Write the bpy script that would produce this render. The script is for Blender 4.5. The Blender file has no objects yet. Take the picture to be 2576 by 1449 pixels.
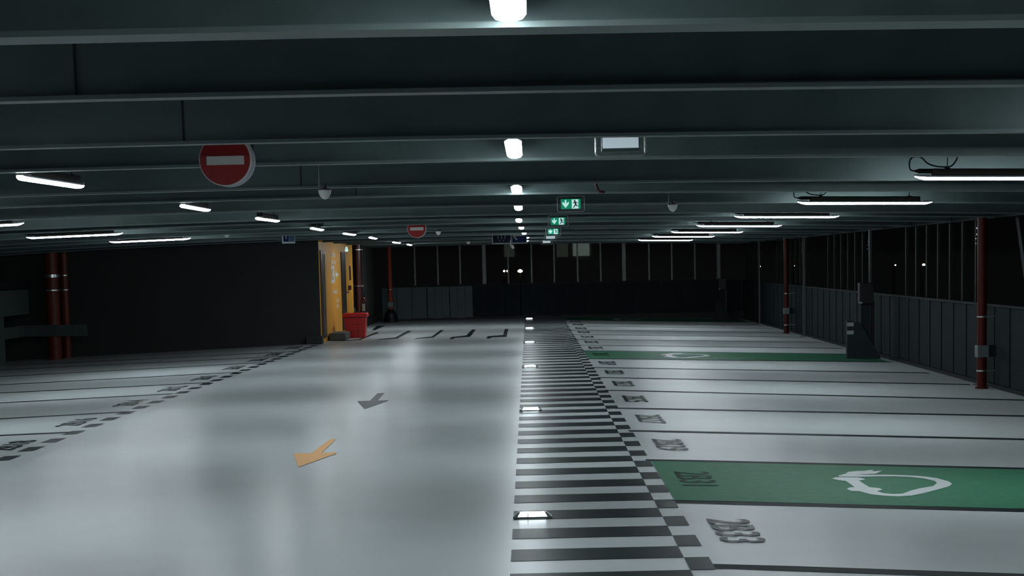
import bpy, bmesh, math, random
from mathutils import Vector, Matrix
from mathutils.geometry import tessellate_polygon
random.seed(7)
S = bpy.context.scene
COL = S.collection

# ------------------------------------------------------------------ camera, world, exposure
W_PX, H_PX = 2576., 1449.
F_PX, PPX, CAM_H = 4340., 1288., 1.7
vy = (1329., 653.); vz = (2280., 45650.)           # vanishing points of the driving lane and of the verticals
_A = (vy[0]-PPX)*(vz[0]-PPX)+F_PX*F_PX
_b = -(vy[1]+vz[1]); _c = vy[1]*vz[1]+_A
PPY = (-_b-math.sqrt(_b*_b-4*_c))/2
ax_f = Vector((vy[0]-PPX, vy[1]-PPY, F_PX)).normalized()
ax_u = -Vector((vz[0]-PPX, vz[1]-PPY, F_PX)).normalized()
ax_r = ax_f.cross(ax_u)
cam_data = bpy.data.cameras.new('camera')
cam = bpy.data.objects.new('camera', cam_data); COL.objects.link(cam)
cam_data.sensor_fit = 'HORIZONTAL'; cam_data.sensor_width = 36.
cam_data.lens = F_PX*36./W_PX
cam_data.shift_x = 0.
cam_data.shift_y = (PPY-H_PX/2)/W_PX
cam_data.clip_start = .05; cam_data.clip_end = 800
R = Matrix(((ax_r.x, -ax_r.y, -ax_r.z), (ax_f.x, -ax_f.y, -ax_f.z), (ax_u.x, -ax_u.y, -ax_u.z)))
cam.matrix_world = Matrix.Translation((0, 0, CAM_H)) @ R.to_4x4()
S.camera = cam

world = bpy.data.worlds.new('night'); S.world = world; world.use_nodes = True
world.node_tree.nodes['Background'].inputs[0].default_value = (.55, .62, .70, 1)
world.node_tree.nodes['Background'].inputs[1].default_value = .0065
S.view_settings.view_transform = 'Standard'; S.view_settings.look = 'None'
S.view_settings.gamma = 1; S.view_settings.exposure = 0.0
S.view_settings.use_curve_mapping = False
LAMP = 54.          # emission of a ceiling lamp's diffuser

# ------------------------------------------------------------------ geometry of the place
def zf(x): return -.034*max(0, -4.5-x)-.03*max(0, x-1.05)                 # floor falls gently to both sides
def zb(x, y): return 2.327-.0035*y-.00225*(x+1.5)**2                       # underside of the ceiling beams
def ray(px, py):
    return Vector((ax_r.x*(px-PPX)+ax_r.y*(py-PPY)+ax_r.z*F_PX,
                   ax_f.x*(px-PPX)+ax_f.y*(py-PPY)+ax_f.z*F_PX,
                   ax_u.x*(px-PPX)+ax_u.y*(py-PPY)+ax_u.z*F_PX))
def G(px, py):                                                             # point of the floor
    r = ray(px, py); z = 0.
    for _ in range(50):
        P = Vector((0, 0, CAM_H))+r*((z-CAM_H)/r.z); z = .5*z+.5*zf(P.x)
    return P
def atY(px, py, Y): r = ray(px, py); return Vector((0, 0, CAM_H))+r*(Y/r.y)
def atX(px, py, X): r = ray(px, py); return Vector((0, 0, CAM_H))+r*(X/r.x)

# ------------------------------------------------------------------ materials
def mat(name, col, rough=.5, metal=0., noise=None, emit=0., emit_col=None, spec=.5, scale=6., bump=0., coat=0., stretch=None, rvar=0.):
    m = bpy.data.materials.new(name); m.use_nodes = True
    nt = m.node_tree; b = nt.nodes['Principled BSDF']
    b.inputs['Base Color'].default_value = (*col, 1)
    b.inputs['Roughness'].default_value = rough
    b.inputs['Metallic'].default_value = metal
    b.inputs['Specular IOR Level'].default_value = spec
    b.inputs['Coat Weight'].default_value = coat
    b.inputs['Coat Roughness'].default_value = .15
    if noise or bump or rvar:
        tc = nt.nodes.new('ShaderNodeTexCoord'); mp = nt.nodes.new('ShaderNodeMapping')
        nt.links.new(tc.outputs['Object'], mp.inputs['Vector'])
        if stretch: mp.inputs['Scale'].default_value = stretch
        n = nt.nodes.new('ShaderNodeTexNoise'); n.inputs['Scale'].default_value = scale
        n.inputs['Detail'].default_value = 6; n.inputs['Roughness'].default_value = .6
        nt.links.new(mp.outputs['Vector'], n.inputs['Vector'])
        if noise:
            r = nt.nodes.new('ShaderNodeValToRGB')
            r.color_ramp.elements[0].position = .3; r.color_ramp.elements[1].position = .7
            r.color_ramp.elements[0].color = (*col, 1); r.color_ramp.elements[1].color = (*noise, 1)
            nt.links.new(n.outputs['Fac'], r.inputs['Fac']); nt.links.new(r.outputs['Color'], b.inputs['Base Color'])
        if rvar:
            mr = nt.nodes.new('ShaderNodeMapRange')
            mr.inputs['From Min'].default_value = .3; mr.inputs['From Max'].default_value = .7
            mr.inputs['To Min'].default_value = rough-rvar; mr.inputs['To Max'].default_value = rough+rvar
            nt.links.new(n.outputs['Fac'], mr.inputs['Value']); nt.links.new(mr.outputs['Result'], b.inputs['Roughness'])
        if bump:
            bp = nt.nodes.new('ShaderNodeBump'); bp.inputs['Strength'].default_value = bump; bp.inputs['Distance'].default_value = .01
            nt.links.new(n.outputs['Fac'], bp.inputs['Height']); nt.links.new(bp.outputs['Normal'], b.inputs['Normal'])
    if emit:
        b.inputs['Emission Color'].default_value = (*(emit_col or col), 1)
        b.inputs['Emission Strength'].default_value = emit
    return m

M = {}
M['floor'] = mat('resin floor', (.43, .468, .475), .30, noise=(.47, .512, .52), scale=1.1, spec=.065, bump=.03)
def lane_polish(m):                  # tyres have polished the lane; the bays stay matt
    nt = m.node_tree; b = nt.nodes['Principled BSDF']
    tc = nt.nodes.new('ShaderNodeTexCoord'); sx = nt.nodes.new('ShaderNodeSeparateXYZ')
    nt.links.new(tc.outputs['Object'], sx.inputs['Vector'])
    r = nt.nodes.new('ShaderNodeMapRange'); r.inputs['From Min'].default_value = -7.0; r.inputs['From Max'].default_value = 3.0
    nt.links.new(sx.outputs['X'], r.inputs['Value'])
    cr = nt.nodes.new('ShaderNodeValToRGB'); cr.color_ramp.interpolation = 'EASE'
    e = cr.color_ramp.elements
    e[0].position = .12; e[0].color = (.012, .012, .012, 1); e[1].position = .40; e[1].color = (.07, .07, .07, 1)
    for q, v in ((.68, .07), (.90, .015)):
        k = e.new(q); k.color = (v, v, v, 1)
    nt.links.new(r.outputs['Result'], cr.inputs['Fac']); nt.links.new(cr.outputs['Color'], b.inputs['Specular IOR Level'])
lane_polish(M['floor'])
M['paint_dark'] = mat('dark road paint', (.016, .023, .026), .33, noise=(.020, .028, .031), scale=9, spec=.018)
M['paint_line'] = mat('thin line paint', (.018, .025, .028), .5, spec=.015)
M['paint_green'] = mat('green bay paint', (.038, .150, .088), .5, noise=(.055, .185, .11), scale=14, spec=.03)
M['paint_pale'] = mat('pale symbol paint', (.50, .55, .55), .42, spec=.2)
M['paint_orange'] = mat('orange arrow paint', (.72, .33, .035), .4, noise=(.80, .38, .05), scale=8, spec=.15)
M['paint_number_green'] = mat('number paint on green', (.008, .030, .020), .5, spec=.02)
M['galv'] = mat('galvanised steel', (.088, .132, .130), .46, .25, noise=(.116, .167, .164), scale=3.2, rvar=.08, bump=.05, spec=.5)
M['galv_edge'] = mat('galvanised flange', (.115, .155, .153), .5, .25, noise=(.14, .185, .183), scale=5)
M['joint'] = mat('dark joint', (.012, .016, .016), .6)
M['deck'] = mat('ceiling deck', (.03, .042, .042), .7, noise=(.04, .055, .055), scale=2)
M['lamp_on'] = mat('lit diffuser', (.9, .95, .97), .4, emit=LAMP, emit_col=(.86, .955, 1.0))
def lamp_falloff(m, full):      # the diffuser shines mostly downwards, its sides are dimmer
    nt = m.node_tree; b = nt.nodes['Principled BSDF']
    g = nt.nodes.new('ShaderNodeNewGeometry'); sx = nt.nodes.new('ShaderNodeSeparateXYZ')
    nt.links.new(g.outputs['True Normal'], sx.inputs['Vector'])
    mr = nt.nodes.new('ShaderNodeMapRange'); mr.inputs['From Min'].default_value = -1; mr.inputs['From Max'].default_value = 1
    nt.links.new(sx.outputs['Z'], mr.inputs['Value'])
    cr = nt.nodes.new('ShaderNodeValToRGB'); e = cr.color_ramp.elements
    e[0].position = .05; e[0].color = (1, 1, 1, 1); e[1].position = .56; e[1].color = (0, 0, 0, 1)
    for q, v in ((.45, .62), (.52, .55)):
        k = e.new(q); k.color = (v, v, v, 1)
    mu = nt.nodes.new('ShaderNodeMath'); mu.operation = 'MULTIPLY'; mu.inputs[1].default_value = full
    nt.links.new(mr.outputs['Result'], cr.inputs['Fac']); nt.links.new(cr.outputs['Color'], mu.inputs[0])
    nt.links.new(mu.outputs[0], b.inputs['Emission Strength'])
lamp_falloff(M['lamp_on'], LAMP*1.2)
M['tube_on'] = mat('lit tube over the bays', (.9, .95, .97), .4, emit=LAMP, emit_col=(.86, .955, 1.0))
lamp_falloff(M['tube_on'], LAMP*1.85)
M['lamp_body'] = mat('lamp housing', (.055, .05, .046), .6, spec=.2)
M['lamp_cap'] = mat('lamp end cap', (.30, .32, .32), .5)
M['black'] = mat('black plastic', (.008, .009, .010), .45)
M['steel'] = mat('galvanised post', (.15, .17, .17), .4, .5, noise=(.20, .225, .225), scale=4)
M['post'] = mat('facade post steel', (.10, .11, .11), .42, .4)
M['mullion'] = mat('grey metal mullion', (.19, .20, .20), .45, .2, noise=(.24, .255, .255), scale=4)
M['slat'] = mat('dark facade slat', (.020, .021, .020), .6, spec=.12)
M['dark_wall'] = mat('dark painted wall', (.021, .024, .0235), .75, noise=(.026, .029, .0285), scale=1.5)
M['block_wall'] = mat('concrete block wall', (.022, .020, .019), .8, noise=(.034, .031, .028), scale=2)
M['yellow'] = mat('yellow painted wall', (.80, .36, .032), .5, noise=(.86, .40, .045), scale=2.5)
M['dark_door'] = mat('dark brown door', (.030, .020, .014), .4)
M['door_edge'] = mat('steel door edge', (.28, .25, .20), .35, .5)
M['white'] = mat('white lettering', (.85, .85, .80), .5)
M['red'] = mat('red plastic', (.55, .012, .016), .38)
M['red_dark'] = mat('dark red seam', (.17, .006, .010), .5)
M['pipe_mid'] = mat('brick red painted pipe', (.13, .022, .014), .38, noise=(.155, .027, .017), scale=5, spec=.3)
M['pipe_bright'] = mat('bright red painted pipe', (.42, .07, .04), .4, spec=.2)
M['pipe_red'] = mat('red painted pipe', (.055, .007, .005), .38, noise=(.07, .009, .006), scale=5, spec=.18)
M['pipe_dark'] = mat('oxblood pipe', (.08, .012, .014), .35)
M['clamp'] = mat('steel clamp', (.65, .68, .68), .25, .9)
M['concrete'] = mat('grey concrete', (.075, .078, .072), .85, noise=(.10, .105, .095), scale=6)
M['sign_red'] = mat('red sign face', (.30, .010, .012), .45)
M['sign_white'] = mat('white sign face', (.60, .57, .54), .5)
M['sign_back'] = mat('pale sign back', (.46, .52, .57), .45)
M['sign_blue'] = mat('blue sign face', (.006, .020, .085), .5, spec=.2)
M['sign_blue_pale'] = mat('pale blue sign face', (.05, .10, .17), .4)
M['sign_navy'] = mat('navy sign face', (.006, .010, .030), .5, spec=.2)
M['pictogram'] = mat('grey pictogram', (.16, .19, .22), .5)
M['exit_green'] = mat('lit green exit face', (.0, .26, .13), .4, emit=.62, emit_col=(.0, .26, .13))
M['exit_white'] = mat('lit white exit face', (.55, .85, .82), .4, emit=.75, emit_col=(.55, .85, .82))
M['exit_pane'] = mat('lit white panel', (.62, .72, .78), .4, emit=.45, emit_col=(.60, .74, .82))
M['exit_case'] = mat('exit light case', (.05, .08, .08), .5)
M['wire'] = mat('wire guard', (.30, .32, .31), .4, .4)
M['dome'] = mat('white dome', (.62, .64, .62), .4)
M['bin_dark'] = M['red_dark']  # same dark red as the bin's seams, rib and lid rim
M['brace'] = mat('dark teal steel', (.018, .024, .025), .6, spec=.12)
M['rail'] = mat('galvanised guard rail', (.085, .112, .112), .5, .2, noise=(.11, .14, .14), scale=4)
M['white_band'] = mat('white reflective band', (.32, .36, .36), .45)
M['plate'] = mat('blue grey steel plate', (.024, .033, .036), .6, spec=.15)
M['night'] = mat('night building wall', (.5, .48, .46), .9)
M['win_dim'] = mat('dim lit window', (.05, .06, .05), .5, emit=.018, emit_col=(.75, .95, .8))
M['win_lit'] = mat('lit window', (.08, .1, .08), .5, emit=.075, emit_col=(.72, .95, .82))
M['street'] = mat('street lamp glass', (1, .85, .65), .4, emit=6, emit_col=(1., .82, .60))
M['ground'] = mat('night ground', (.02, .02, .02), .9)
M['ext'] = mat('extinguisher', (.055, .006, .008), .4)

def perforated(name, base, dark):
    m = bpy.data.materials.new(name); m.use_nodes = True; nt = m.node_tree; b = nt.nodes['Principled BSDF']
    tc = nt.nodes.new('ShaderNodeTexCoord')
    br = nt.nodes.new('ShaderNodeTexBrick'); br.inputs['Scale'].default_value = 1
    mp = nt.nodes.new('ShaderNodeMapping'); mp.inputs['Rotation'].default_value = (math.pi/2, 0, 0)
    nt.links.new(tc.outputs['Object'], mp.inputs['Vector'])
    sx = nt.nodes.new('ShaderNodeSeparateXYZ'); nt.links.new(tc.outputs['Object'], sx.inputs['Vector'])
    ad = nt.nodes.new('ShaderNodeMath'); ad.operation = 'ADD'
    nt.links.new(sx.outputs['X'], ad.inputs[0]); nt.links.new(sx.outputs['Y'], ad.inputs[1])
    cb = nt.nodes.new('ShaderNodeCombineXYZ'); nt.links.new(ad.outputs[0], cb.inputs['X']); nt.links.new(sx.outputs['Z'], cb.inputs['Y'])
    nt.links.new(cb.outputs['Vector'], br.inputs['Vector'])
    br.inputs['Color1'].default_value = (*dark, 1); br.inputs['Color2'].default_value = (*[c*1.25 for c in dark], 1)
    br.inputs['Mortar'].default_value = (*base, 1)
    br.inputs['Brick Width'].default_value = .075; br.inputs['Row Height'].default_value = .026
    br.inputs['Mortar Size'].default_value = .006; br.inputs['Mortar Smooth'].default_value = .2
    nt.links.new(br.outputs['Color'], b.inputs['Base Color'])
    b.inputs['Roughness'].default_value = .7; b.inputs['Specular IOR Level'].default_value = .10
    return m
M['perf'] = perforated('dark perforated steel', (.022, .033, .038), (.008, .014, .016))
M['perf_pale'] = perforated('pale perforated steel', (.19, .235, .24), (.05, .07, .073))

# ------------------------------------------------------------------ mesh helpers
class MB:
    def __init__(s): s.bm = bmesh.new()
    def box(s, c, size, rz=0., bevel=0., mtx=None):
        r = bmesh.ops.create_cube(s.bm, size=1.); v = r['verts']
        bmesh.ops.scale(s.bm, vec=size, verts=v)
        if bevel:
            es = list({e for q in v for e in q.link_edges})
            g = bmesh.ops.bevel(s.bm, geom=es, offset=bevel, segments=2, affect='EDGES', profile=.5)
            v = list({q for fc in g['faces'] for q in fc.verts} | {q for q in v if q.is_valid})
            # collect whole island
            seen = set(v); st = list(v)
            while st:
                q = st.pop()
                for e in q.link_edges:
                    o = e.other_vert(q)
                    if o not in seen: seen.add(o); st.append(o)
            v = list(seen)
        m = Matrix.Translation(c) @ Matrix.Rotation(rz, 4, 'Z')
        if mtx: m = mtx @ m
        bmesh.ops.transform(s.bm, matrix=m, verts=v)
        return s
    def bar(s, p0, p1, w, h):
        p0, p1 = Vector(p0), Vector(p1); d = p1-p0; L = d.length
        r = bmesh.ops.create_cube(s.bm, size=1.); v = r['verts']
        bmesh.ops.scale(s.bm, vec=(w, h, L), verts=v)
        q = d.to_track_quat('Z', 'Y').to_matrix().to_4x4()
        bmesh.ops.transform(s.bm, matrix=Matrix.Translation((p0+p1)/2) @ q, verts=v); return s
    def cyl(s, p0, p1, r, r2=None, seg=16):
        p0, p1 = Vector(p0), Vector(p1); d = p1-p0
        v = bmesh.ops.create_cone(s.bm, cap_ends=True, segments=seg, radius1=r, radius2=r if r2 is None else r2, depth=d.length)['verts']
        q = d.to_track_quat('Z', 'Y').to_matrix().to_4x4()
        bmesh.ops.transform(s.bm, matrix=Matrix.Translation((p0+p1)/2) @ q, verts=v); return s
    def tube(s, pts, r, seg=8):
        pts = [Vector(p) for p in pts]; rings = []
        for i, p in enumerate(pts):
            t = (pts[min(i+1, len(pts)-1)]-pts[max(i-1, 0)]).normalized()
            u = t.cross(Vector((.31, .17, .93))).normalized(); w = t.cross(u)
            rings.append([s.bm.verts.new(p+(u*math.cos(a)+w*math.sin(a))*r) for a in [2*math.pi*k/seg for k in range(seg)]])
        for a, b in zip(rings, rings[1:]):
            for k in range(seg): s.bm.faces.new((a[k], a[(k+1) % seg], b[(k+1) % seg], b[k]))
        s.bm.faces.new(rings[0][::-1]); s.bm.faces.new(rings[-1]); return s
    def lathe(s, prof, c=(0, 0, 0), seg=24):
        rings = []
        for r, z in prof:
            rings.append([s.bm.verts.new((c[0]+max(r, .0004)*math.cos(2*math.pi*k/seg), c[1]+max(r, .0004)*math.sin(2*math.pi*k/seg), c[2]+z)) for k in range(seg)])
        for a, b in zip(rings, rings[1:]):
            for k in range(seg): s.bm.faces.new((a[k], a[(k+1) % seg], b[(k+1) % seg], b[k]))
        s.bm.faces.new(rings[0][::-1]); s.bm.faces.new(rings[-1]); return s
    def face(s, pts):
        s.bm.faces.new([s.bm.verts.new(p) for p in pts]); return s
    def poly(s, pts):                                   # flat polygon of any outline
        vs = [s.bm.verts.new(p) for p in pts]
        for t in tessellate_polygon([[Vector(p) for p in pts]]): 
            try: s.bm.faces.new([vs[i] for i in t])
            except ValueError: pass
        return s
    def prism(s, pts, d):                               # outline extruded by vector d
        d = Vector(d); n = len(pts)
        a = [s.bm.verts.new(p) for p in pts]; b = [s.bm.verts.new(Vector(p)+d) for p in pts]
        for t in tessellate_polygon([[Vector(p) for p in pts]]):
            s.bm.faces.new([a[i] for i in t]); s.bm.faces.new([b[i] for i in reversed(t)])
        for i in range(n): s.bm.faces.new((a[i], a[(i+1) % n], b[(i+1) % n], b[i]))
        return s
    def loft(s, secs):                                  # closed cross sections of equal length
        rings = [[s.bm.verts.new(p) for p in c] for c in secs]; n = len(secs[0])
        for a, b in zip(rings, rings[1:]):
            for k in range(n): s.bm.faces.new((a[k], a[(k+1) % n], b[(k+1) % n], b[k]))
        s.bm.faces.new(rings[0][::-1]); s.bm.faces.new(rings[-1]); return s
    def build(s, name, m, parent=None, smooth=False, label=None):
        bmesh.ops.recalc_face_normals(s.bm, faces=s.bm.faces)
        me = bpy.data.meshes.new(name); s.bm.to_mesh(me); s.bm.free()
        me.materials.append(M[m] if isinstance(m, str) else m)
        if smooth:
            for p in me.polygons: p.use_smooth = True
        o = bpy.data.objects.new(name, me); COL.objects.link(o)
        if parent: o.parent = parent
        if label: o['label'] = label
        return o
def up_faces(o):                                        # painted sheets face upwards
    bm = bmesh.new(); bm.from_mesh(o.data)
    for fc in bm.faces:
        if fc.normal.z < 0: fc.normal_flip()
    bm.to_mesh(o.data); bm.free(); return o
def tag(o, label=None, cat=None, group=None, kind=None):
    if label: o['label'] = label
    if cat: o['category'] = cat
    if group: o['group'] = group
    if kind: o['kind'] = kind
    return o
def thing(name, label, cat, loc=(0, 0, 0), rz=0., group=None):
    o = bpy.data.objects.new(name, None); COL.objects.link(o)
    o.location = loc; o.rotation_euler = (0, 0, rz); o.empty_display_size = .1
    return tag(o, label, cat, group)
def copy_tree(o, parent=None):
    c = o.copy(); COL.objects.link(c); c.parent = parent
    for ch in [q for q in bpy.data.objects if q.parent == o]: copy_tree(ch, c)
    return c
def place(proto, used, loc, rz, label, group):
    o = proto if not used else copy_tree(proto)
    o.location = loc; o.rotation_euler = (0, 0, rz); o['label'] = label; o['group'] = group
    return o
def text_mesh(name, body, size, mtx, m, parent, offset=0., align='CENTER', sx=1., spacing=1., lines=1.):
    cu = bpy.data.curves.new(name, 'FONT'); cu.body = body; cu.size = 1.
    cu.align_x = align; cu.align_y = 'CENTER'; cu.offset = offset; cu.fill_mode = 'FRONT'; cu.resolution_u = 4
    cu.space_character = spacing; cu.space_line = lines
    tmp = bpy.data.objects.new('text_source', cu); COL.objects.link(tmp)
    bpy.context.view_layer.update()
    me = bpy.data.meshes.new_from_object(tmp.evaluated_get(bpy.context.evaluated_depsgraph_get()))
    bpy.data.objects.remove(tmp); bpy.data.curves.remove(cu)
    me.transform(mtx @ Matrix.Diagonal((size*sx, size, 1, 1)))
    me.name = name; me.materials.clear(); me.materials.append(M[m])
    o = bpy.data.objects.new(name, me); COL.objects.link(o)
    if parent: o.parent = parent
    return o

ORD = ['first', 'second', 'third', 'fourth', 'fifth', 'sixth', 'seventh', 'eighth', 'ninth', 'tenth', 'eleventh',
       'twelfth', 'thirteenth', 'fourteenth', 'fifteenth', 'sixteenth', 'seventeenth', 'eighteenth', 'nineteenth', 'twentieth', 'twenty-first']

# ------------------------------------------------------------------ floor and its markings
XL, XR, YF = -11.3, 6.25, 50.3
b = MB(); xs = [XL, -4.5, 1.05, 6.6]
for y0, y1 in ((-10, 10), (10, 30), (30, 52)):
    for a, c in zip(xs, xs[1:]):
        b.face([(a, y0, zf(a)), (c, y0, zf(c)), (c, y1, zf(c)), (a, y1, zf(a))])
bmesh.ops.remove_doubles(b.bm, verts=b.bm.verts, dist=1e-4)
floor = up_faces(b.build('floor', 'floor')); tag(floor, kind='structure')
def P(x, y, dz=.003): return Vector((x, y, zf(x)+dz))
def strip(mb, a, c, w, dz=.003):                       # painted line, width measured along the lane
    n = max(2, int(abs(c[0]-a[0])/.5)+1)
    for i in range(n):
        t0, t1 = i/n, (i+1)/n
        x0, y0 = a[0]+(c[0]-a[0])*t0, a[1]+(c[1]-a[1])*t0
        x1, y1 = a[0]+(c[0]-a[0])*t1, a[1]+(c[1]-a[1])*t1
        mb.face([P(x0, y0-w/2, dz), P(x1, y1-w/2, dz), P(x1, y1+w/2, dz), P(x0, y0+w/2, dz)])
def px_poly(pts, dz=.004): return [(lambda g: (g.x, g.y, zf(g.x)+dz))(G(*p)) for p in pts]

PITCH = .7835
# walkway stripes and its chequered edge
b = MB(); c1 = MB()
y = 9.446 - 3*PITCH
YB = 9.855      # centre of the stripe whose right end lies nearest the front of the picture
n0 = -4
for n in range(n0, 52):
    yc = YB+n*PITCH
    if yc > 50.1: break
    b.poly([P(-.135, yc-.205), P(.845, yc-.195), P(.845, yc+.195), P(-.135, yc+.185)])
    c1.poly([P(.845, yc+PITCH/2-.2), P(.985, yc+PITCH/2-.2), P(.985, yc+PITCH/2+.2), P(.845, yc+PITCH/2+.2)])
up_faces(b.build('walkway_stripes', 'paint_dark', floor))
up_faces(c1.build('chequered_edge', 'paint_dark', floor))
# dashed edge of the left bays
b = MB()
yc = 15.69
for n in range(-6, 30):
    y0 = 15.69+n*.787
    if y0 > 37.4: break
    xe = -4.83+max(0, y0-21)*.0185
    b.poly([P(xe-.075, y0-.2), P(xe+.085, y0-.2), P(xe+.085, y0+.2), P(xe-.075, y0+.2)])
up_faces(b.build('dashed_edge', 'paint_dark', floor))
# right bay lines: start at the chequered edge, run to the wall
RL = [((1777, 1425.5), (2490, 1448)), ((1690, 1263), (2576, 1284.7)), ((1625, 1158.5), (2576, 1180)), ((1577, 1084.5), (2576, 1105.7)),
      ((1545, 1027.5), (2576, 1047)), ((1520, 982.3), (2576, 1007)), ((1497, 950.5), (2460, 968)), ((1476, 925.3), (2300, 938)),
      ((1470, 903), (2150, 910)), ((1463, 882.7), (2130, 891))]
starts = []
for i, (p, q) in enumerate(RL):
    a, c = G(*p), G(*q); k = (c.y-a.y)/(c.x-a.x); x1 = 6.05
    starts.append((a.y, k))
    m = MB(); strip(m, (.95, a.y), (x1, a.y+k*(x1-.95)), .155)
    up_faces(m.build('bay_line', 'paint_line', floor))
for yy in (33.96, 36.42, 38.79, 41.2, 43.62, 45.89, 48.0):
    starts.append((yy, -.09))
    m = MB(); strip(m, (.95, yy), (6.05, yy-.09*5.1), .15)
    up_faces(m.build('bay_line', 'paint_line', floor))
starts.append((50.2, -.09))
# left bay lines
LL = [((186, 1087.5), (0, 1095.8)), ((323, 1036), (0, 1054)), ((435, 991), (0, 1014)), ((528, 962.6), (0, 989)), ((599, 936.5), (0, 968.5)),
      ((668, 912), (0, 947.7)), ((714, 896.5), (0, 931)), ((745, 884.5), (100, 916))]
lst = [15.62]
for p, q in LL:
    a, c = G(*p), G(*q); k = (c.y-a.y)/(c.x-a.x); lst.append(a.y)
    m = MB(); x1 = -10.7; strip(m, (a.x, a.y), (x1, a.y+k*(x1-a.x)), .13)
    up_faces(m.build('bay_line', 'paint_line', floor))
lst.append(37.4)
# bay numbers
def bay_number(body, x, y, left, m='paint_dark', parent=None):
    # read from the lane: letter tops point away from it
    rot = Matrix.Rotation(math.pi/2, 4, 'Z') if left else Matrix.Rotation(-math.pi/2, 4, 'Z')
    sh = Matrix(((1, 0, 0, 0), (0, 1, 0, 0), (.034 if left else -.03, 0, 1, 0), (0, 0, 0, 1)))
    o = text_mesh('bay_number', body, .385, Matrix.Translation((x, y, zf(x)+.006)) @ sh @ rot, m, parent or floor, offset=.010, sx=1.22)
    return o
green = {}
nums = list(range(33, 0, -2))
for i, v in enumerate(nums):
    if i+1 >= len(starts): break
    (ya, ka), (yb, kb) = starts[i], starts[i+1]
    yc = (ya+yb)/2-.02
    parent = floor
    if v in (31, 17, 1):
        m = MB(); N = 12
        for j in range(N):
            x0 = .99+(6.03-.99)*j/N; x1 = .99+(6.03-.99)*(j+1)/N
            if x0 < 1.05 < x1: pass
            m.face([P(x0, ya+ka*(x0-.95)+.07, .0045), P(x1, ya+ka*(x1-.95)+.07, .0045), P(x1, yb+kb*(x1-.95)-.07, .0045), P(x0, yb+kb*(x0-.95)-.07, .0045)])
        parent = up_faces(m.build('green_bay', 'paint_green', floor)); green[v] = (parent, yc)
    bay_number('2B%02d' % v, 1.235, yc, False, 'paint_number_green' if v in (31, 17, 1) else 'paint_dark', parent)
for i, v in enumerate((18, 16, 14, 12, 10, 8, 6, 4, 2)):
    bay_number('2B%02d' % v, -5.13+max(0, lst[i]-21)*.0185, (lst[i]+lst[i+1])/2+.05, True)
# charging symbol on the green bays
SYM = [(1050, 225), (1140, 200), (1165, 180), (1270, 170), (1350, 168), (1420, 158), (1465, 158), (1440, 174), (1560, 166), (1520, 185), (1490, 200),
       (1400, 206), (1240, 215), (1400, 215), (1600, 213), (1800, 218), (2000, 228), (2100, 239), (2200, 255), (2330, 290), (2370, 320), (2330, 350),
       (2200, 385), (2050, 425), (1900, 455), (1750, 465), (1600, 458), (1430, 440), (1300, 405), (1200, 400), (1150, 378), (1180, 362), (1240, 355),
       (1140, 285), (1050, 275), (980, 258), (1020, 243), (1280, 243), (1370, 265), (1290, 282), (1410, 357), (1530, 370), (1565, 385), (1500, 405),
       (1580, 428), (1700, 438), (1800, 432), (1900, 395), (2000, 370), (2150, 345), (2195, 310), (2170, 285), (2050, 258), (1900, 240), (1700, 232),
       (1500, 232), (1300, 237), (1060, 235)]
sym = [G(1880+x/4.6, 1150+yy/4.6) for x, yy in SYM]
for v, (par, yc) in green.items():
    dy = yc-green[31][1]
    m = MB(); m.poly([(g.x, g.y+dy, zf(g.x)+.007) for g in sym])
    up_faces(m.build('charging_symbol', 'paint_pale', par))
# arrows on the lane
def traced(name, m, pts, ox, oy, sc):
    b = MB(); b.poly(px_poly([(ox+x/sc, oy+y/sc) for x, y in pts])); return up_faces(b.build(name, m, floor))
o = traced('painted_arrow', 'paint_dark', [(905, 688), (970, 685), (905, 755), (1012, 752), (785, 832), (720, 760), (835, 757)], 700, 800, 3.623)
o['label'] = 'dark grey painted arrow'
o = traced('painted_arrow', 'paint_orange', [(470, 1110), (500, 1103), (520, 1103), (515, 1118), (395, 1230), (530, 1228), (525, 1240), (185, 1362), (140, 1238), (300, 1235)], 700, 800, 3.623)
o['label'] = 'orange painted arrow'
for pts in ([(2428, 188), (2470, 188), (2448, 285), (2260, 292), (2250, 307), (2200, 305), (2212, 278), (2405, 262)],
            [(2020, 195), (2065, 195), (1995, 285), (1800, 298), (1785, 312), (1735, 312), (1765, 288), (1945, 268)],
            [(1625, 200), (1670, 202), (1540, 295), (1340, 310), (1290, 320), (1330, 300), (1515, 283)],
            [(1215, 212), (1265, 212), (1080, 308), (880, 320), (815, 333), (870, 315), (1060, 293)],
            [(820, 230), (860, 232), (630, 322), (430, 335), (355, 350), (415, 332), (605, 315)],
            [(830, 150), (935, 145), (815, 200), (770, 202)]):
    traced('angled_mark', 'paint_dark', pts, 780, 790, 4.954)

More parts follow.
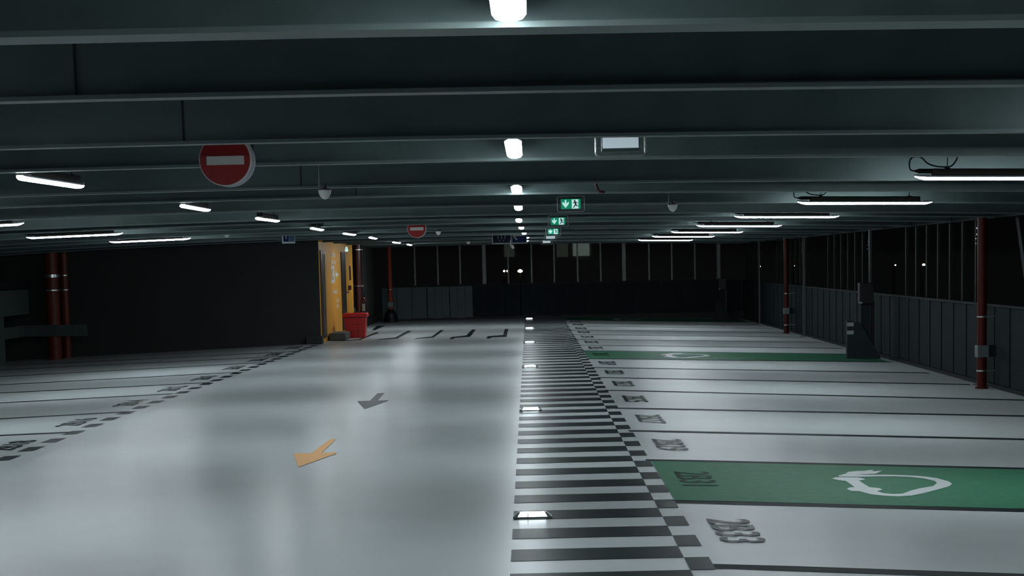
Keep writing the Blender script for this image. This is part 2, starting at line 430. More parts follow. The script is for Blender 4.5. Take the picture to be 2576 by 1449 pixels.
# ------------------------------------------------------------------ ceiling deck and beams
b = MB(); X = [XL+(6.6-XL)*i/16 for i in range(17)]
for y0, y1 in ((-10, 5), (5, 20), (20, 35), (35, 51)):
    for a, c in zip(X, X[1:]):
        b.face([(a, y0, zb(a, y0)+.40), (a, y1, zb(a, y1)+.40), (c, y1, zb(c, y1)+.40), (c, y0, zb(c, y0)+.40)])
ceil = b.build('ceiling', 'deck'); tag(ceil, kind='structure')
def zones(px, y): return None
BEAMS = [4.67, 6.29, 8.55, 10.38, 13.35, 15.28, 18.1, 21.35, 22.95, 25.29, 27.95, 30.1, 33.0, 35.1, 38.0, 40.1, 43.0, 45.1, 48.0, 50.0]
JOINT = {6.29: (190, 170), 8.55: (461, 310), 10.38: (637, 390), 13.35: (757, 440), 15.28: (897, 505)}
for i, Y in enumerate([-1.2, 2.2]+BEAMS):
    x0, x1 = XL+.05, 6.25
    N = 18; xx = [x0+(x1-x0)*k/N for k in range(N+1)]
    seen = Y > 3
    w = .155 if Y < 5 else .10
    t = thing('ceiling_beam', 'deep galvanised steel beam across the ceiling, %s one from the near edge of the view' % (ORD[i-2] if seen else 'x'), 'beam', (0, Y, 0), 0, 'steel ceiling beams')
    if not seen: t['label'] = 'galvanised steel beam across the ceiling overhead, in front of the view, near the camera%s' % ('' if i else ' side entrance')
    def sec(dy, z0, z1):
        return [[(x, dy[0], zb(x, Y)+z0), (x, dy[1], zb(x, Y)+z0), (x, dy[1], zb(x, Y)+z1), (x, dy[0], zb(x, Y)+z1)] for x in xx]
    MB().loft(sec((-w/2, w/2), 0, .016)).build('bottom_flange', 'galv_edge', t)
    MB().loft(sec((-.006, .006), .016, .385)).build('web', 'galv', t)
    MB().loft(sec((-w/2, w/2), .385, .40)).build('top_flange', 'galv', t)
    if Y in JOINT:
        p = atY(*JOINT[Y], Y)
        MB().box((p.x, -.009, zb(p.x, Y)+.2), (.008, .008, .36)).build('web_joint', 'joint', t)

# ------------------------------------------------------------------ ceiling lamps
def make_lamp(L=1.34, glow='lamp_on'):
    t = thing('ceiling_lamp', '-', 'ceiling light')
    prof = [(-.042, .010), (-.044, .000), (-.034, -.012), (-.014, -.018), (.014, -.018), (.034, -.012), (.044, .000), (.042, .010)]
    secs = []
    for x, s in ((-L/2, .25), (-L/2+.035, .72), (-L/2+.075, 1), (L/2-.075, 1), (L/2-.035, .72), (L/2, .25)):
        secs.append([(x, y*max(s, .45), .01+(z-.01)*s) for y, z in prof])
    MB().loft(secs).build('diffuser', glow, t)
    MB().box((0, 0, .036), (L-.24, .066, .054), bevel=.006).build('housing', 'lamp_body', t)
    for sgn in (-1, 1):
        MB().prism([(sgn*(L/2+.006), -.022, .010), (sgn*(L/2-.10), -.042, .010), (sgn*(L/2-.10), .042, .010), (sgn*(L/2+.006), .022, .010)], (0, 0, .012)).build('end_cap', 'lamp_cap', t)
    for sgn in (-1, 1):
        MB().cyl((sgn*.33*L, 0, .06), (sgn*.33*L, 0, .37), .0035, seg=6).box((sgn*.33*L, 0, .066), (.035, .03, .008)).build('hanger', 'black', t)
    MB().cyl((-L/2+.02, 0, .046), (-L/2+.125, 0, .046), .017, seg=12).cyl((-L/2+.0, 0, .046), (-L/2+.03, 0, .046), .011, seg=10).build('cable_gland', 'black', t)
    pts = []
    ctrl = [(-L/2+.0, .046), (-L/2-.035, .055), (-L/2-.045, .10), (-L/2-.028, .14), (-L/2+.015, .152), (-L/2+.05, .135), (-L/2+.09, .098), (-L/2+.16, .078), (-L/2+.24, .077), (-L/2+.275, .10), (-L/2+.30, .15), (-L/2+.31, .25)]
    for k in range(len(ctrl)-1):
        p0, p1, p2, p3 = ctrl[max(k-1, 0)], ctrl[k], ctrl[k+1], ctrl[min(k+2, len(ctrl)-1)]
        for j in range(4):
            u = j/4
            f = lambda a, b_, c_, d_: .5*((2*b_)+(-a+c_)*u+(2*a-5*b_+4*c_-d_)*u*u+(-a+3*b_-3*c_+d_)*u**3)
            pts.append((f(p0[0], p1[0], p2[0], p3[0]), 0, f(p0[1], p1[1], p2[1], p3[1])))
    MB().tube(pts, .0055).build('cable', 'black', t)
    return t
lamp = make_lamp(); tube = make_lamp(glow='tube_on'); used = set()
def put_lamp(x, y, rz, label, group, dz=-.018):
    src = tube if rz == 0 else lamp
    o = place(src, src.name in used, (x, y, zb(x, y)+dz), rz, label, group); used.add(src.name)
    if rz == 0: o.rotation_euler = (0, math.atan(.0045*(x+1.5)), 0)      # hangs parallel to the cambered beams
H = math.pi/2
far = lambda i, n: ('nearest to the camera' if i == 0 else 'farthest away' if i == n-1 else '%s from the front' % ORD[i])
mid = [(-.036, 3.87), (-.066, 9.48), (-.085, 14.55), (-.096, 18.95), (-.12, 24.3), (-.105, 29.0), (-.07, 34.0), (-.018, 39.1), (-.03, 44.1)]
for i, (x, y) in enumerate(mid):
    put_lamp(x, y, H, 'white batten lamp end-on above the striped walkway, %s' % far(i, len(mid)), 'lamps of the middle row', .012)
lr = [(-3.05, 11.17), (-3.08, 16.13), (-3.03, 20.26), (-3.08, 25.4), (-3.03, 29.5), (-3.01, 33.74), (-3.05, 40.27), (-3.04, 44.5)]
for i, (x, y) in enumerate(lr):
    put_lamp(x, y, H+(.02 if i % 2 else -.02), 'white batten lamp left of the lane, pointing away, %s' % far(i, len(lr)), 'lamps left of the lane')
rr = [12.53, 17.49, 22.43, 27.55, 32.75, 37.66, 42.91]
for i, y in enumerate(rr):
    put_lamp([3.46, 3.39, 3.34, 3.35, 3.38, 3.37, 3.40][i], y, 0, 'long white tube lamp across the right bays, %s' % far(i, len(rr)), 'lamps over the right bays')
lf = [(-6.14, 18.8), (-6.32, 24.15), (-6.26, 28.7)]
for i, (x, y) in enumerate(lf):
    put_lamp(x, y, 0, ['white tube lamp over the left bays, cut off by the picture edge', 'white tube lamp over the left bays, above the red pipes',
                       'white tube lamp over the left bays, nearest to the dark wall'][i], 'lamps over the left bays')
# the same rows go on over the camera
for x, y, rz, w in ((-.04, -1.4, H, 'middle row, behind the camera'), (-3.05, 6.2, H, 'row left of the lane, just outside the view'), (-3.05, 1.2, H, 'row left of the lane, beside the camera'),
                    (3.45, 7.5, 0, 'row over the right bays, just outside the view'), (3.45, 2.5, 0, 'row over the right bays, beside the camera'),
                    (-6.2, 13.6, 0, 'row over the left bays, just outside the view'), (-6.2, 8.6, 0, 'row over the left bays, beside the camera')):
    put_lamp(x, y, rz, 'white batten lamp, '+w, 'lamps outside the view')

# low guide lights standing on the striped walkway
def make_guide():
    t = thing('floor_guide_light', '-', 'floor light')
    MB().prism([(-.128, -.05, 0), (.128, -.05, 0), (.128, .06, 0), (-.128, .06, 0)], (0, 0, .008)).build('base', 'steel', t)
    MB().prism([(-.095, -.044, .008), (.095, -.044, .008), (.078, -.014, .032), (-.078, -.014, .032)], (0, .045, 0)).build('lens', 'guide', t)
    for s in (-1, 1):
        MB().prism([(s*.128, -.05, .008), (s*.098, -.05, .008), (s*.080, -.014, .034), (s*.092, -.014, .034)], (0, .06, 0)).build('bracket', 'steel', t)
    MB().box((-.030, -.030, .018), (.006, .03, .024)).build('divider', 'steel', t)
    return t
M['guide'] = mat('lit guide lens', (.8, .9, .95), .3, emit=9., emit_col=(.80, .93, 1.))
g0 = make_guide()
gp = [11.31, 19.43, 27.3, 35.3, 42.6, 49.5]
for i, y in enumerate(gp):
    place(g0, i > 0, (-.008, y, .004), 0, 'small glowing white guide light on the walkway stripes, %s' % far(i, len(gp)), 'guide lights on the walkway')

# ------------------------------------------------------------------ signs under the ceiling
def no_entry(x, y, z, label):
    t = thing('no_entry_sign', label, 'sign', (x, y, z), 0, 'no entry signs')
    r = .1445
    circ = lambda rr, yy, n=48: [(rr*math.cos(2*math.pi*k/n), yy, rr*math.sin(2*math.pi*k/n)) for k in range(n)]
    MB().prism(circ(r, 0), (0, .012, 0)).build('rim', 'sign_white', t)
    MB().prism(circ(r-.006, -.002), (0, .004, 0)).build('disc', 'sign_red', t)
    MB().box((.002, -.004, -.004), (.207, .004, .048)).build('bar', 'sign_white', t)
    MB().prism(circ(r, .14), (0, .012, 0)).build('rear_disc', 'sign_back', t, label='pale back of the disc facing the other way')
    hb = zb(x, y)+.42-z-.06
    MB().box((0, .075, .06+hb/2), (.03, .11, hb)).build('bracket', 'galv', t)
    return t
no_entry(-1.661, 9.6, 2.285, 'round red no-entry sign with white bar, the large near one left of centre')
no_entry(-1.714, 26.8, 2.215, 'round red no-entry sign far back, half hidden behind a ceiling beam')

def dome(px, py0, Y, label):
    p = atY(px, py0, Y)
    t = thing('ceiling_sensor', label, 'sensor', (p.x, Y, p.z), 0, 'white dome sensors')
    R_ = .046
    MB().lathe([(R_, 0), (R_*1.0, -.006), (R_*.93, -.026), (R_*.72, -.046), (R_*.42, -.061), (.004, -.067)]).build('dome', 'dome', t, True)
    MB().lathe([(R_*1.12, .0), (R_*1.12, .008), (.02, .012), (.02, .034)]).build('base', 'black', t)
    MB().cyl((-.036, 0, .01), (-.036, 0, zb(p.x, Y)+.40-p.z), .007, seg=8).build('rod', 'galv_edge', t)
    return t
dome(817, 478, 12.5, 'white dome sensor hanging on a rod right of the large no-entry sign')
dome(1692, 515, 16.8, 'white dome sensor on a rod right of the nearest green exit sign')
dome(570, 587, 28, 'small white dome sensor above the dark wall, between left lamps')
dome(1103, 582, 30, 'small white dome sensor just right of the far no-entry sign')
dome(1178, 608, 45, 'tiny white dome sensor left of the hanging blue sign')
dome(1504, 592, 42, 'tiny white dome sensor left of the long right-hand lamps')

def exit_sign(px, py, Y, label, lit=True, s=1.):
    p = atY(px, py, Y)
    t = thing('exit_sign' if lit else 'emergency_light', label, 'exit sign' if lit else 'emergency light', (p.x, Y, p.z), 0, 'caged emergency signs')
    w, h = .185, .092
    MB().box((0, .03, .006), (w+.012, .05, h+.02), bevel=.006).build('case', 'exit_case', t)
    if lit:
        f = MB().box((0, 0, 0), (w, .01, h)).build('face', 'exit_green', t)
        ar = [(-.049+q[0], -.0055, q[1]) for q in ((-.008, .037), (.006, .037), (.006, .004), (.028, .022), (.030, .002), (-.001, -.036), (-.032, .002), (-.030, .022), (-.008, .004))]
        MB().prism(ar, (0, -.003, 0)).build('arrow', 'exit_white', f)
        MB().box((.040, -.007, -.002), (.062, .004, h-.006)).build('doorway', 'exit_white', f)
        fig = MB()
        fig.cyl((.036, -.009, .030), (.036, -.013, .030), .0075, seg=12)
        for a, c, wd in (((.037, .022), (.046, -.004), .012), ((.046, -.004), (.034, -.022), .008), ((.034, -.022), (.024, -.036), .007), ((.046, -.004), (.056, -.020), .008), ((.056, -.020), (.070, -.022), .006),
                         ((.037, .020), (.022, .008), .006), ((.039, .020), (.058, .014), .006), ((.058, .014), (.064, .003), .005)):
            fig.bar((a[0], -.011, a[1]), (c[0], -.011, c[1]), wd*1.25, wd*1.25)
        fig.build('running_figure', 'exit_case', f)
    else:
        MB().box((0, 0, -.002), (w, .01, h-.03)).build('face', 'exit_pane', t)
    g = MB(); W2, H2, r = .128, .073, .02
    for yy in (-.035, .05):
        loop = []
        for cx, cz, a0 in ((W2-r, H2-r, 0), (-W2+r, H2-r, 90), (-W2+r, -H2+r, 180), (W2-r, -H2+r, 270)):
            for k in range(5):
                a = math.radians(a0+k*22.5); loop.append((cx+r*math.cos(a), yy, cz+r*math.sin(a)))
        loop.append(loop[0]); g.tube(loop, .0038, 6)
    for x, z in ((-W2, -.045), (-W2, 0), (-W2, .045), (W2, -.045), (W2, 0), (W2, .045)): g.cyl((x, -.035, z), (x, .05, z), .0022, seg=6)
    for x in (-.09, -.045, 0, .045, .09): g.cyl((x, -.035, -H2), (x, .05, -H2), .0022, seg=6)
    for z in (-.03, .03):
        for sg in (-1, 1): g.cyl((sg*W2, -.035, z), (sg*(W2-.035), -.02, z), .0018, seg=6)
    g.build('wire_guard', 'wire', t)
    MB().box((0, .03, (zb(p.x, Y)+.40-p.z)/2+.03), (.03, .012, zb(p.x, Y)+.40-p.z-.06)).build('bracket', 'galv', t)
exit_sign(1436, 513, 16.5, 'lit green exit sign with arrow and running figure in wire cage, nearest of three')
exit_sign(1404, 556.5, 22.3, 'lit green exit sign in wire cage, middle of the three')
exit_sign(1392, 582.5, 29.8, 'lit green exit sign in wire cage, smallest and farthest of the three')
exit_sign(1385, 596.5, 36, 'pale emergency light in cage just behind the farthest green exit sign', False)
exit_sign(1375, 608, 42, 'pale emergency light at the back, lowest of the caged row', False)
exit_sign(1561, 356, 9.0, 'large near caged emergency light with pale glowing panel, right of centre', False)

# blue sign with pictograms and arrow
def blue_sign():
    a, c = atY(1238, 613, 37.5), atY(1326, 613, 37.5)
    w = c.x-a.x; h = .30
    t = thing('direction_sign', 'hanging blue sign with white arrow pointing left and pictograms, above the walkway', 'sign', ((a.x+c.x)/2, 37.5, (a.z+c.z)/2+h/2))
    MB().box((0, 0, 0), (w, .02, h), bevel=.004).build('frame', 'sign_back', t)
    xs_ = -w/2+.012; xd = -w/2+.41*w/.75*.75/.75 if False else -w/2+.535*w
    MB().box(((xs_+xd)/2, -.011, .004), (xd-xs_-.01, .006, h-.030)).build('pictogram_panel', 'sign_navy', t)
    pan = MB().box(((xd+w/2-.012)/2+.012, -.011, .004), (w/2-.012-xd-.03, .006, h-.030)).build('arrow_panel', 'sign_blue', t)
    ar = MB(); zc = .012; x0 = xd+.055
    ar.bar((x0, -.016, zc), (w/2-.05, -.016, zc+.012), .022, .022)
    ar.bar((x0, -.016, zc), (x0+.085, -.016, zc-.085), .022, .022); ar.bar((x0, -.016, zc), (x0+.085, -.016, zc+.095), .022, .022)
    ar.build('arrow', 'sign_white', pan)
    pg = MB()
    for k in range(3):
        xx = -w/2+.13+k*.075
        pg.cyl((xx, -.016, .035), (xx, -.02, .035), .011, seg=10)
        pg.prism([(xx-.016, -.016, .02), (xx+.016, -.016, .02), (xx+.007, -.016, -.05), (xx-.007, -.016, -.05)], (0, -.003, 0))
    for k in range(2):
        xx = -w/2+.165+k*.075
        pg.prism([(xx-.01, -.016, -.07), (xx+.01, -.016, -.07), (xx, -.016, -.11)], (0, -.003, 0))
    pg.build('pictograms', 'pictogram', t)
    MB().box((xd+.012, -.016, .05), (.042, .012, h+.10)).build('hanger_strap', 'steel', t)
    MB().box((0, 0, h/2+.17), (.03, .016, .44)).build('bracket', 'galv', t)
blue_sign()
p = atY(1288, 618, 37.46)
t = thing('security_camera', 'small white bullet camera just below the hanging blue sign', 'camera', (p.x, 37.44, p.z-.02))
MB().cyl((-.02, -.05, .02), (.02, .05, -.025), .028, seg=14).build('body', 'dome', t)
MB().cyl((-.03, 0, .02), (-.03, .02, .14), .012, seg=8).build('mount', 'dome', t)
# small angled blue sign, left
t = thing('parking_sign', 'small angled blue sign with pale frame in front of the dark wall top', 'sign', (lambda q: (q.x, 31.6, q.z+.13))(atY(726, 612, 31.6)), math.radians(48))
MB().box((0, 0, 0), (.30, .02, .27), bevel=.004).build('frame', 'sign_back', t)
MB().box((-.066, -.012, .01), (.125, .006, .225)).build('dark_panel', 'sign_blue', t)
MB().box((.074, -.012, .01), (.125, .006, .225)).build('pale_panel', 'sign_blue_pale', t)
MB().cyl((-.075, -.017, .06), (-.075, -.021, .06), .03, seg=16).box((-.07, -.018, .0), (.016, .005, .1)).box((.07, -.018, .07), (.10, .004, .04)).build('marks', 'sign_back', t)
MB().box((0, 0, .33), (.02, .016, .42)).build('bracket', 'galv', t)
# small red pipe stub under a beam
p = atY(1503, 470, 14.2)
t = thing('sprinkler_stub', 'tiny dark red bent pipe stub under the ceiling, right of the middle lamps', 'pipe', (p.x, 14.2, p.z))
MB().tube([(-.012, 0, .50), (-.012, 0, .02), (.0, 0, -.02), (.02, 0, -.04), (.06, 0, -.045)], .012).build('pipe', 'pipe_dark', t)

# ------------------------------------------------------------------ far facade
YW = 50.4
wb = MB().box(((XL+6.3)/2+3.4, YW+.12, -.05), (10.9, .25, .24)).build('wall_back', 'dark_wall'); tag(wb, kind='structure')
MB().box((.9, YW-.02, 1.0), (10.6, .05, .04)).build('parapet_rail', 'brace', wb)
mx = [-3.31, -2.64, -1.99, -1.29, -.59, .09, .75, 1.43, 2.1, 2.78, 3.51, 4.17, 4.84, 5.53]
edges = [-4.3]+[(a+c)/2 for a, c in zip(mx, mx[1:])]+[6.2]
for a, c in zip(edges, edges[1:]):
    m = MB(); n = 3; w = (c-a-.02)/n
    for k in range(n):                                  # folded sheet: flat and set-back ribs
        m.box((a+.01+w*(k+.5), YW+(.0 if k % 2 else .022), .51), (w*.97, .012, .92))
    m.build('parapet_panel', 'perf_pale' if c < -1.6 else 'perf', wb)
wn = bpy.data.objects.new('window_1', None); COL.objects.link(wn); tag(wn, kind='structure')
for i, x in enumerate(mx):
    thick = i in (3, 9, 13)
    z1 = zb(x, YW)+.05
    MB().box((x, YW+.10, (z1-.1)/2), (.105 if thick else .042, .10, z1+.1)).build('column' if thick else 'mullion', 'mullion', wn)
MB().box((.9, YW+.1, zb(.9, YW)+.10), (10.9, .14, .14)).build('head_beam', 'brace', wn)

# ------------------------------------------------------------------ right side facade
XW = 6.2
wr = MB().box((XW+.12, 20, -.16), (.22, 61, .10)).build('wall_right', 'dark_wall'); tag(wr, kind='structure')
MB().box((XW+.045, 24, .95), (.05, 53, .035)).build('parapet_rail', 'brace', wr)
MB().box((XW+.02, 24, -.125), (.05, 53, .05)).build('base_channel', 'brace', wr)
ry = []; y = 23.66-.75*14
while y < 50.2: ry.append(y); y += .75
for y in ry:
    m = MB(); n = 2; w = .73/n
    for k in range(n): m.box((XW+(.05 if k % 2 else .062), y+.375-.365+w*(k+.5), .40), (.012, w*.97, 1.06))
    m.build('parapet_panel', 'perf', wr)
w2 = bpy.data.objects.new('window_2', None); COL.objects.link(w2); tag(w2, kind='structure')
posts = [23.66-7.5, 23.66, 31.2, 38.72, 46.2]
for y in ry:
    if min(abs(y-q) for q in posts) < .3 or any(q-.1 < y-.0 < q+1.0 and False for q in posts): continue
    if any(-1.6 < y-q < -.1 for q in posts): continue
    z1 = zb(XW, y)+.1
    MB().box((XW+.10, y, (z1+.85)/2), (.045, .07, z1-.85)).build('mullion', 'slat', w2)
for i, y in enumerate(posts):
    z1 = zb(XW, y)+.1
    t = thing('facade_post', ['galvanised steel facade post at the right, outside the view', 'thin galvanised post beside the near right red pipe', 'bright galvanised post above the black box on the right',
                              'galvanised post right of the far right red pipe', 'galvanised post near the far right corner'][i], 'post', (XW-.06, y, -.16), 0, 'right facade posts')
    MB().box((0, 0, (z1+.16)/2), (.040, .055, z1+.16)).build('post', 'post', t)
    MB().box((-.01, 0, .012), (.13, .16, .024)).build('base_plate', 'steel', t)
    for dy, dz in ((-.025, -.22), (-.025, -.30), (.02, -.36), (.02, -.43)):
        MB().cyl((-.03, dy, z1+.16+dz), (-.045, dy, z1+.16+dz), .013, seg=8).build('bolt', 'clamp', t)
# top edge beam and lintel strip along the right side
N = 20; ys = [-8+(51+8)*k/N for k in range(N+1)]
MB().loft([[(XW-.06, y, zb(XW, y)-.0), (XW+.12, y, zb(XW, y)-.0), (XW+.12, y, zb(XW, y)+.40), (XW-.06, y, zb(XW, y)+.40)] for y in ys]).build('trim_1', 'brace')
tag(bpy.data.objects['trim_1'], kind='structure')

def red_pipe(name, x, y, r, z0, z1, label, group, sleeve=None, clamps=(), m='pipe_red', wallx=None):
    t = thing(name, label, 'pipe', (x, y, z0), 0, group)
    MB().cyl((0, 0, 0), (0, 0, z1-z0), r, seg=24).build('pipe', m, t, False)
    for z in clamps:
        c = MB().cyl((0, 0, z-.010), (0, 0, z+.010), r+.006, seg=24)
        if wallx: c.box(((wallx-x)/2+r/2, 0, z), (abs(wallx-x)-r, .012, .014))
        c.build('clamp', 'clamp', t)
    if sleeve:
        MB().box((0, 0, (sleeve[0]+sleeve[1])/2), (2*r+.03, 2*r+.03, sleeve[1]-sleeve[0]), bevel=.008).build('guard_sleeve', 'steel', t)
        if wallx: MB().box(((wallx-x)/2+.02, .03, (sleeve[0]+sleeve[1])/2), (abs(wallx-x), .012, sleeve[1]-sleeve[0])).build('guard_arm', 'plate', t)
    MB().cyl((0, 0, 0), (0, 0, .02), r+.025, seg=20).build('foot_ring', m, t)
    return t
red_pipe('drain_pipe', 6.02, 23.05, .063, zf(6.02), zb(6, 23)+.3, 'dark red vertical pipe at the right edge of the picture', 'red drain pipes', (.42, .58), (.24, .96), wallx=6.2)
red_pipe('drain_pipe', 5.98, 40.3, .055, zf(5.98), zb(6, 40)+.3, 'slim dark red vertical pipe halfway along the right wall', 'red drain pipes', (.45, .60), (.20, .93), wallx=6.2)
red_pipe('drain_pipe', -3.98, 49.6, .062, 0, zb(-4, 49.6)+.3, 'red vertical pipe at the left end of the far facade', 'red drain pipes', (.42, .58), (.24, .93), m='pipe_bright')
t = bpy.data.objects['drain_pipe.002']
MB().lathe([(.19, 0), (.20, .12), (.16, .26), (.075, .36), (.075, .30), (.15, .2), (.17, .05)]).build('boot', 'black', t)
t = red_pipe('drain_pipe', -10.10, 36.6, .14, zf(-10.1), zb(-10.1, 36.6)+.3, 'thick dark red pipe at the left, in front of the dark wall', 'red pipes on the left', None, (), m='pipe_mid')
MB().cyl((0, 0, 1.735), (0, 0, 1.80), .156, seg=28).build('band', 'clamp', t)
MB().cyl((0, 0, 1.455), (0, 0, 1.48), .156, seg=28).build('clamp', 'clamp', t)
t = red_pipe('drain_pipe', -9.93, 36.95, .085, zf(-9.93), zb(-9.93, 36.95)+.3, 'slimmer dark red pipe right behind the thick one at the left', 'red pipes on the left', None, (1.46, 1.77), m='pipe_mid')

# diagonal brace at the far right
a, c = atX(2558, 525, 6.5), atX(2592, 770, 6.5)
t = thing('diagonal_brace', 'dark slanting steel brace at the far right edge, outside the facade', 'brace', (6.5, 22, 0))
MB().bar((0, a.y-22, a.z), (0, c.y-22, c.z), .03, .13).build('brace', 'brace', t)
MB().box((-.06, 21.9-22, 2.2), (.1, .5, .06)).build('bracket', 'galv', t)

# posts with black box, gusset plate and banded bollard
def box_post(gx, gy, label, s=1., bands=True):
    t = thing('equipment_post', label, 'post', (gx, gy, zf(gx)), 0, 'posts with black boxes')
    MB().prism([(-.06*s, 0, 0), (.40*s, 0, 0), (.40*s, 0, .03), (.06*s, 0, .60*s), (.03*s, 0, .64*s), (-.06*s, 0, .64*s)], (0, .02, 0)).build('gusset_plate', 'plate', t)
    if bands:
        MB().box((-.115*s, .08, .33*s), (.115*s, .12, .66*s), bevel=.006).build('bollard', 'plate', t)
        for z in (.46, .60): MB().box((-.115*s, .015, z*s), (.118*s, .012, .065*s)).build('white_band', 'white_band', t)
    MB().box((.15*s, .10, .55*s), (.16*s, .10, 1.1*s)).build('stem', 'brace', t)
    MB().box((.16*s, .07, 1.13*s), (.25*s, .16, .36*s), bevel=.012).build('box', 'black', t)
    MB().box((.06*s, -.02, .97*s), (.045*s, .02, .03*s)).build('catch', 'white_band', t)
    MB().box((.28*s, .12, .5*s), (.07*s, .05, 1.0*s)).build('back_leg', 'black', t)
box_post(5.66, 29.9, 'dark post with black box, triangular plate and two white bands on the right')
box_post(5.36, 49.3, 'dark post with black box and triangular plate at the far right corner', .9, False)

# ------------------------------------------------------------------ left side: core with yellow flank, guard rail
YC = 37.25; XC = -4.5
ztop = 2.5
wc = MB().box(((XC-.012+XL)/2, YC+.1, 1.05), (XC-.012-XL, .2, 2.9)).build('wall_core_front', 'dark_wall'); tag(wc, kind='structure')
ws = MB().box((XC-.1, (YC+.2+44.3)/2, 1.15), (.2, 44.3-YC-.2, 2.5)).build('wall_core_side', 'yellow'); tag(ws, kind='structure')
MB().box((XC-.005, YC+.1, 1.15), (.012, .202, 2.5)).build('wall_corner', 'yellow', ws)
wl = MB().box((XL-.1, 14, 1.0), (.2, 48, 2.8)).build('wall_left', 'block_wall'); tag(wl, kind='structure')
# dark recess beyond the yellow flank, opening with railing, then a grey pier
wd = MB().box((XC-1.6, 45.9, 1.1), (.2, 3.4, 2.6)).build('wall_recess', 'dark_wall'); tag(wd, kind='structure')
MB().box((XC-.8, 44.4, 1.1), (1.4, .18, 2.6)).build('recess_return', 'dark_wall', wd)
wp = MB().box((XC-.1, 48.9, 1.1), (.24, 2.4, 2.6)).build('wall_pier', M['pier'] if 'pier' in M else 'concrete'); tag(wp, kind='structure')
tr = MB().box((XC+.02, 47.1, .10), (.16, 5.6, .24)).build('trim_2', 'dark_wall'); tag(tr, kind='structure')
MB().box((XC-.13, YC-.12, .07), (.34, .30, .19)).build('trim_3', 'dark_wall'); tag(bpy.data.objects['trim_3'], kind='structure')
def door(n, y0, y1, z1, edge):
    d = MB().box((XC+.012, (y0+y1)/2, z1/2+.05), (.03, y1-y0, z1-.1)).build('door_%d' % n, 'dark_door'); tag(d, kind='structure')
    for e in edge: MB().box((XC+.034, e, z1/2+.03), (.014, .05, z1-.22)).build('door_edge', 'door_edge', d)
    return d
d1 = door(1, 37.36, 38.02, 2.0, (37.70, 37.96))
d2 = door(2, 41.50, 42.40, 1.98, ())
MB().cyl((XC+.05, 42.15, 1.0), (XC+.11, 42.15, 1.0), .022, seg=12).box((XC+.10, 42.05, 1.0), (.02, .2, .02)).build('handle', 'clamp', d2)
# lettering on the yellow flank
RT = Matrix(((0, 0, 1, 0), (1, 0, 0, 0), (0, 1, 0, 0), (0, 0, 0, 1)))     # text lies in the wall, read from the lane
def wall_text(body, y, z, size, m='white', off=.01, sx=1., rot=0.):
    return text_mesh('wall_lettering', body, size, Matrix.Translation((XC+.006, y, z)) @ RT @ Matrix.Rotation(rot, 4, 'Z'), m, ws, offset=off, sx=sx)
wall_text('Sortie\npiétons', 39.95, 1.83, .17, sx=1.9)
wall_text('2B', 39.75, 1.44, .56, off=.02, sx=1.25)
MB().prism([(XC+.006, 40.2, 1.45), (XC+.006, 40.45, 1.56), (XC+.006, 40.45, 1.48), (XC+.006, 40.85, 1.48), (XC+.006, 40.85, 1.42), (XC+.006, 40.45, 1.42), (XC+.006, 40.45, 1.34)], (.004, 0, 0)).build('wall_arrow', 'white', ws)
wall_text('Niveau 2', 40.15, 1.06, .15, sx=1.9)
wall_text('Accès\nville', 40.55, .78, .13, sx=2.0)
MB().box((XC+.012, 43.55, 1.46), (.016, .22, .36)).build('wall_plate', 'black', ws, label='narrow black vertical sign plate')
MB().box((XC+.03, 43.2, 1.10), (.05, .30, .11), bevel=.006).build('call_button', 'pipe_dark', ws)
# small light over the second door
t = thing('door_lamp', 'tiny pale green fitting above the second door of the yellow wall', 'light', (XC+.08, 42.2, 2.06))
MB().lathe([(.02, .05), (.03, 0), (.045, -.05), (.03, -.07)]).build('shade', 'exit_white', t)
# kerb, bin, extinguisher
t = thing('concrete_kerb', 'dark grey concrete kerb block at the foot of the yellow wall', 'kerb', (XC+.22, 38.85, 0))
MB().box((0, 0, .085), (.36, 1.1, .16), bevel=.02).build('kerb', 'concrete', t)
t = thing('litter_bin', 'red plastic bin with thick overhanging lid beside the yellow wall', 'bin', (-4.0, 39.75, 0))
def taper(w0, w1, d0, d1, z0, z1):
    return [[(-w/2, -d/2, z), (w/2, -d/2, z), (w/2, d/2, z), (-w/2, d/2, z)] for w, d, z in ((w0, d0, z0), (w1, d1, z1))]
MB().loft(taper(.43, .49, .36, .40, .0, .46)).build('body', 'red', t)
for z in (.15, .31): MB().loft(taper(.452+z*.06, .452+z*.06, .376+z*.05, .376+z*.05, z, z+.008)).build('seam', 'red_dark', t)
MB().box((.06, -.203, .17), (.008, .02, .30)).build('rib', 'red_dark', t)
lid = MB().box((0, 0, .515), (.57, .47, .10), bevel=.035).build('lid', 'red', t)
MB().box((0, 0, .462), (.50, .41, .02)).build('lid_rim', 'red_dark', t)
t = thing('fire_extinguisher', 'dark red fire extinguisher behind the red bin', 'extinguisher', (-4.16, 43.3, .35))
MB().lathe([(.085, 0), (.09, .02), (.09, .40), (.06, .47), (.03, .50), (.03, .54)]).build('cylinder', 'ext', t, False)
MB().box((0, 0, .56), (.10, .03, .04)).build('handle', 'black', t)
MB().tube([(.03, -.02, .54), (.11, -.05, .48), (.115, -.06, .3), (.10, -.05, .15)], .013).build('hose', 'black', t)
MB().box((.02, -.091, .25), (.07, .012, .18)).build('paper_tag', 'lamp_cap', t)
MB().box((-.1, 0, -.10), (.28, .24, .5)).build('stand', 'black', t)
t = red_pipe('drain_pipe', XC+.10, 44.6, .085, 0, zb(-4.4, 44.6)+.3, 'oxblood vertical pipe at the end of the yellow wall', 'red pipes by the yellow wall', None, (), m='pipe_dark')
MB().cyl((.125, -.02, 0.1), (.125, -.02, 2.25), .014, seg=8).build('conduit', 'plate', t)
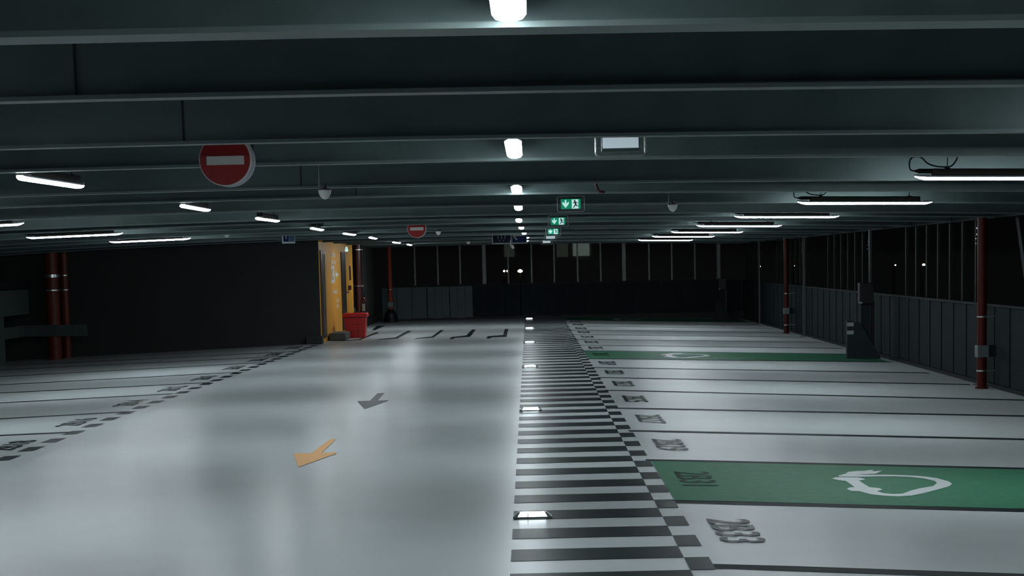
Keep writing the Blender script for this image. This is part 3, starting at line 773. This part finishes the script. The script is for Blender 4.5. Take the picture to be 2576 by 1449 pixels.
for z in (1.12, 2.05): MB().cyl((0, 0, z-.01), (0, 0, z+.01), .095, seg=16).box((.1, -.02, z), (.09, .03, .03)).build('clamp', 'clamp', t)
t = thing('stair_railing', 'grey metal railing in the dark opening past the yellow wall', 'railing', (XC-.12, 46.3, 0))
r = MB().box((0, 0, 1.13), (.04, 2.3, .04)); r.build('top_rail', 'plate', t)
MB().box((0, 0, .45), (.05, 2.3, .17)).build('kick_board', 'steel', t)
for yy in (-.9, -.3, .3, .9): MB().box((0, yy, .56), (.03, .03, 1.12)).build('baluster', 'plate', t)

# guard rail at the left
t = thing('guard_rail', 'galvanised guard rail with upper panel at the left edge, before the red pipes', 'guard rail', (-10.75, 35, zf(-10.75)))
zz = 0.
MB().prism([(0, -14, .52), (0, 1.6, .52), (.02, 1.6, .52), (.02, -14, .52)], (0, 0, .24)).build('lower_beam', 'rail', t)
MB().prism([(0, 1.6, .52), (.9, 1.35, .52), (1.45, 1.2, .52), (1.45, 1.22, .52), (.9, 1.37, .52), (.0, 1.63, .52)], (0, 0, .24)).build('end_beam', 'rail', t)
MB().box((.12, -6.2, 1.26), (.03, 15.6, .52)).build('upper_panel', 'rail', t)
MB().box((.12, -6.2, 1.62), (.08, 15.8, .16)).build('top_rail', 'brace', t)
for yy in (-.2, -3.8, -7.8, -11.8): MB().box((.06, yy, .7), (.10, .16, 1.4)).build('post', 'rail', t)

# ------------------------------------------------------------------ night outside
gr = MB().box((0, 90, -9.1), (400, 300, .2)).build('ground', 'ground'); tag(gr, 'dark night ground far below the car park', 'ground', kind='structure')
t = thing('building', 'dark building beyond the far facade with two dim lit windows', 'building', (0, 88, -9))
MB().box((0, 6, 12), (60, 12, 24)).build('walls', 'night', t)
def lit(px0, py0, px1, py1, m):
    a, c = atY(px0, py0, 87.98), atY(px1, py1, 87.98)
    MB().box(((a.x+c.x)/2, -.03, (a.z+c.z)/2+9), (c.x-a.x, .06, a.z-c.z)).build('window', m, t)
lit(1268, 600, 1294, 646, 'win_dim'); lit(1400, 600, 1429, 646, 'win_dim'); lit(1441, 606, 1483, 643, 'win_lit')
def street(px, py, Y, r, label, wide=1.):
    p = atY(px, py, Y)
    t = thing('street_lamp', label, 'street lamp', (p.x, Y, -9), 0, 'lights outside')
    MB().cyl((0, .1, 0), (0, .1, p.z+9+.1), .05, seg=8).build('pole', 'black', t)
    h = MB().lathe([(.02, r), (r*.8*wide, r*.5), (r*wide, 0), (r*.8*wide, -r*.5), (.02, -r*.8)], (0, -.2, p.z+9)).build('lamp_head', 'street', t)
street(1308.5, 682, 80, .085, 'larger warm light seen through the far facade, right of a pair', 1.4)
street(1268.5, 682, 80, .05, 'small warm light seen through the far facade, left one of a pair')
street(1276.5, 682, 80, .045, 'small warm light seen through the far facade, right one of a pair')
street(2320.5, 666, 60, .04, 'small warm light seen through the right facade', 1.3)
street(2249.5, 667, 62, .025, 'tiny glow added for a glint on a slat of the right facade')  # added lamps from here down stand in for glints on the facade metal
street(1998, 668.5, 70, .03, 'tiny glow added for a slat glint just right of the far right red pipe')
street(1912.5, 670, 70, .03, 'tiny glow added for a post glint at the far end of the right facade')
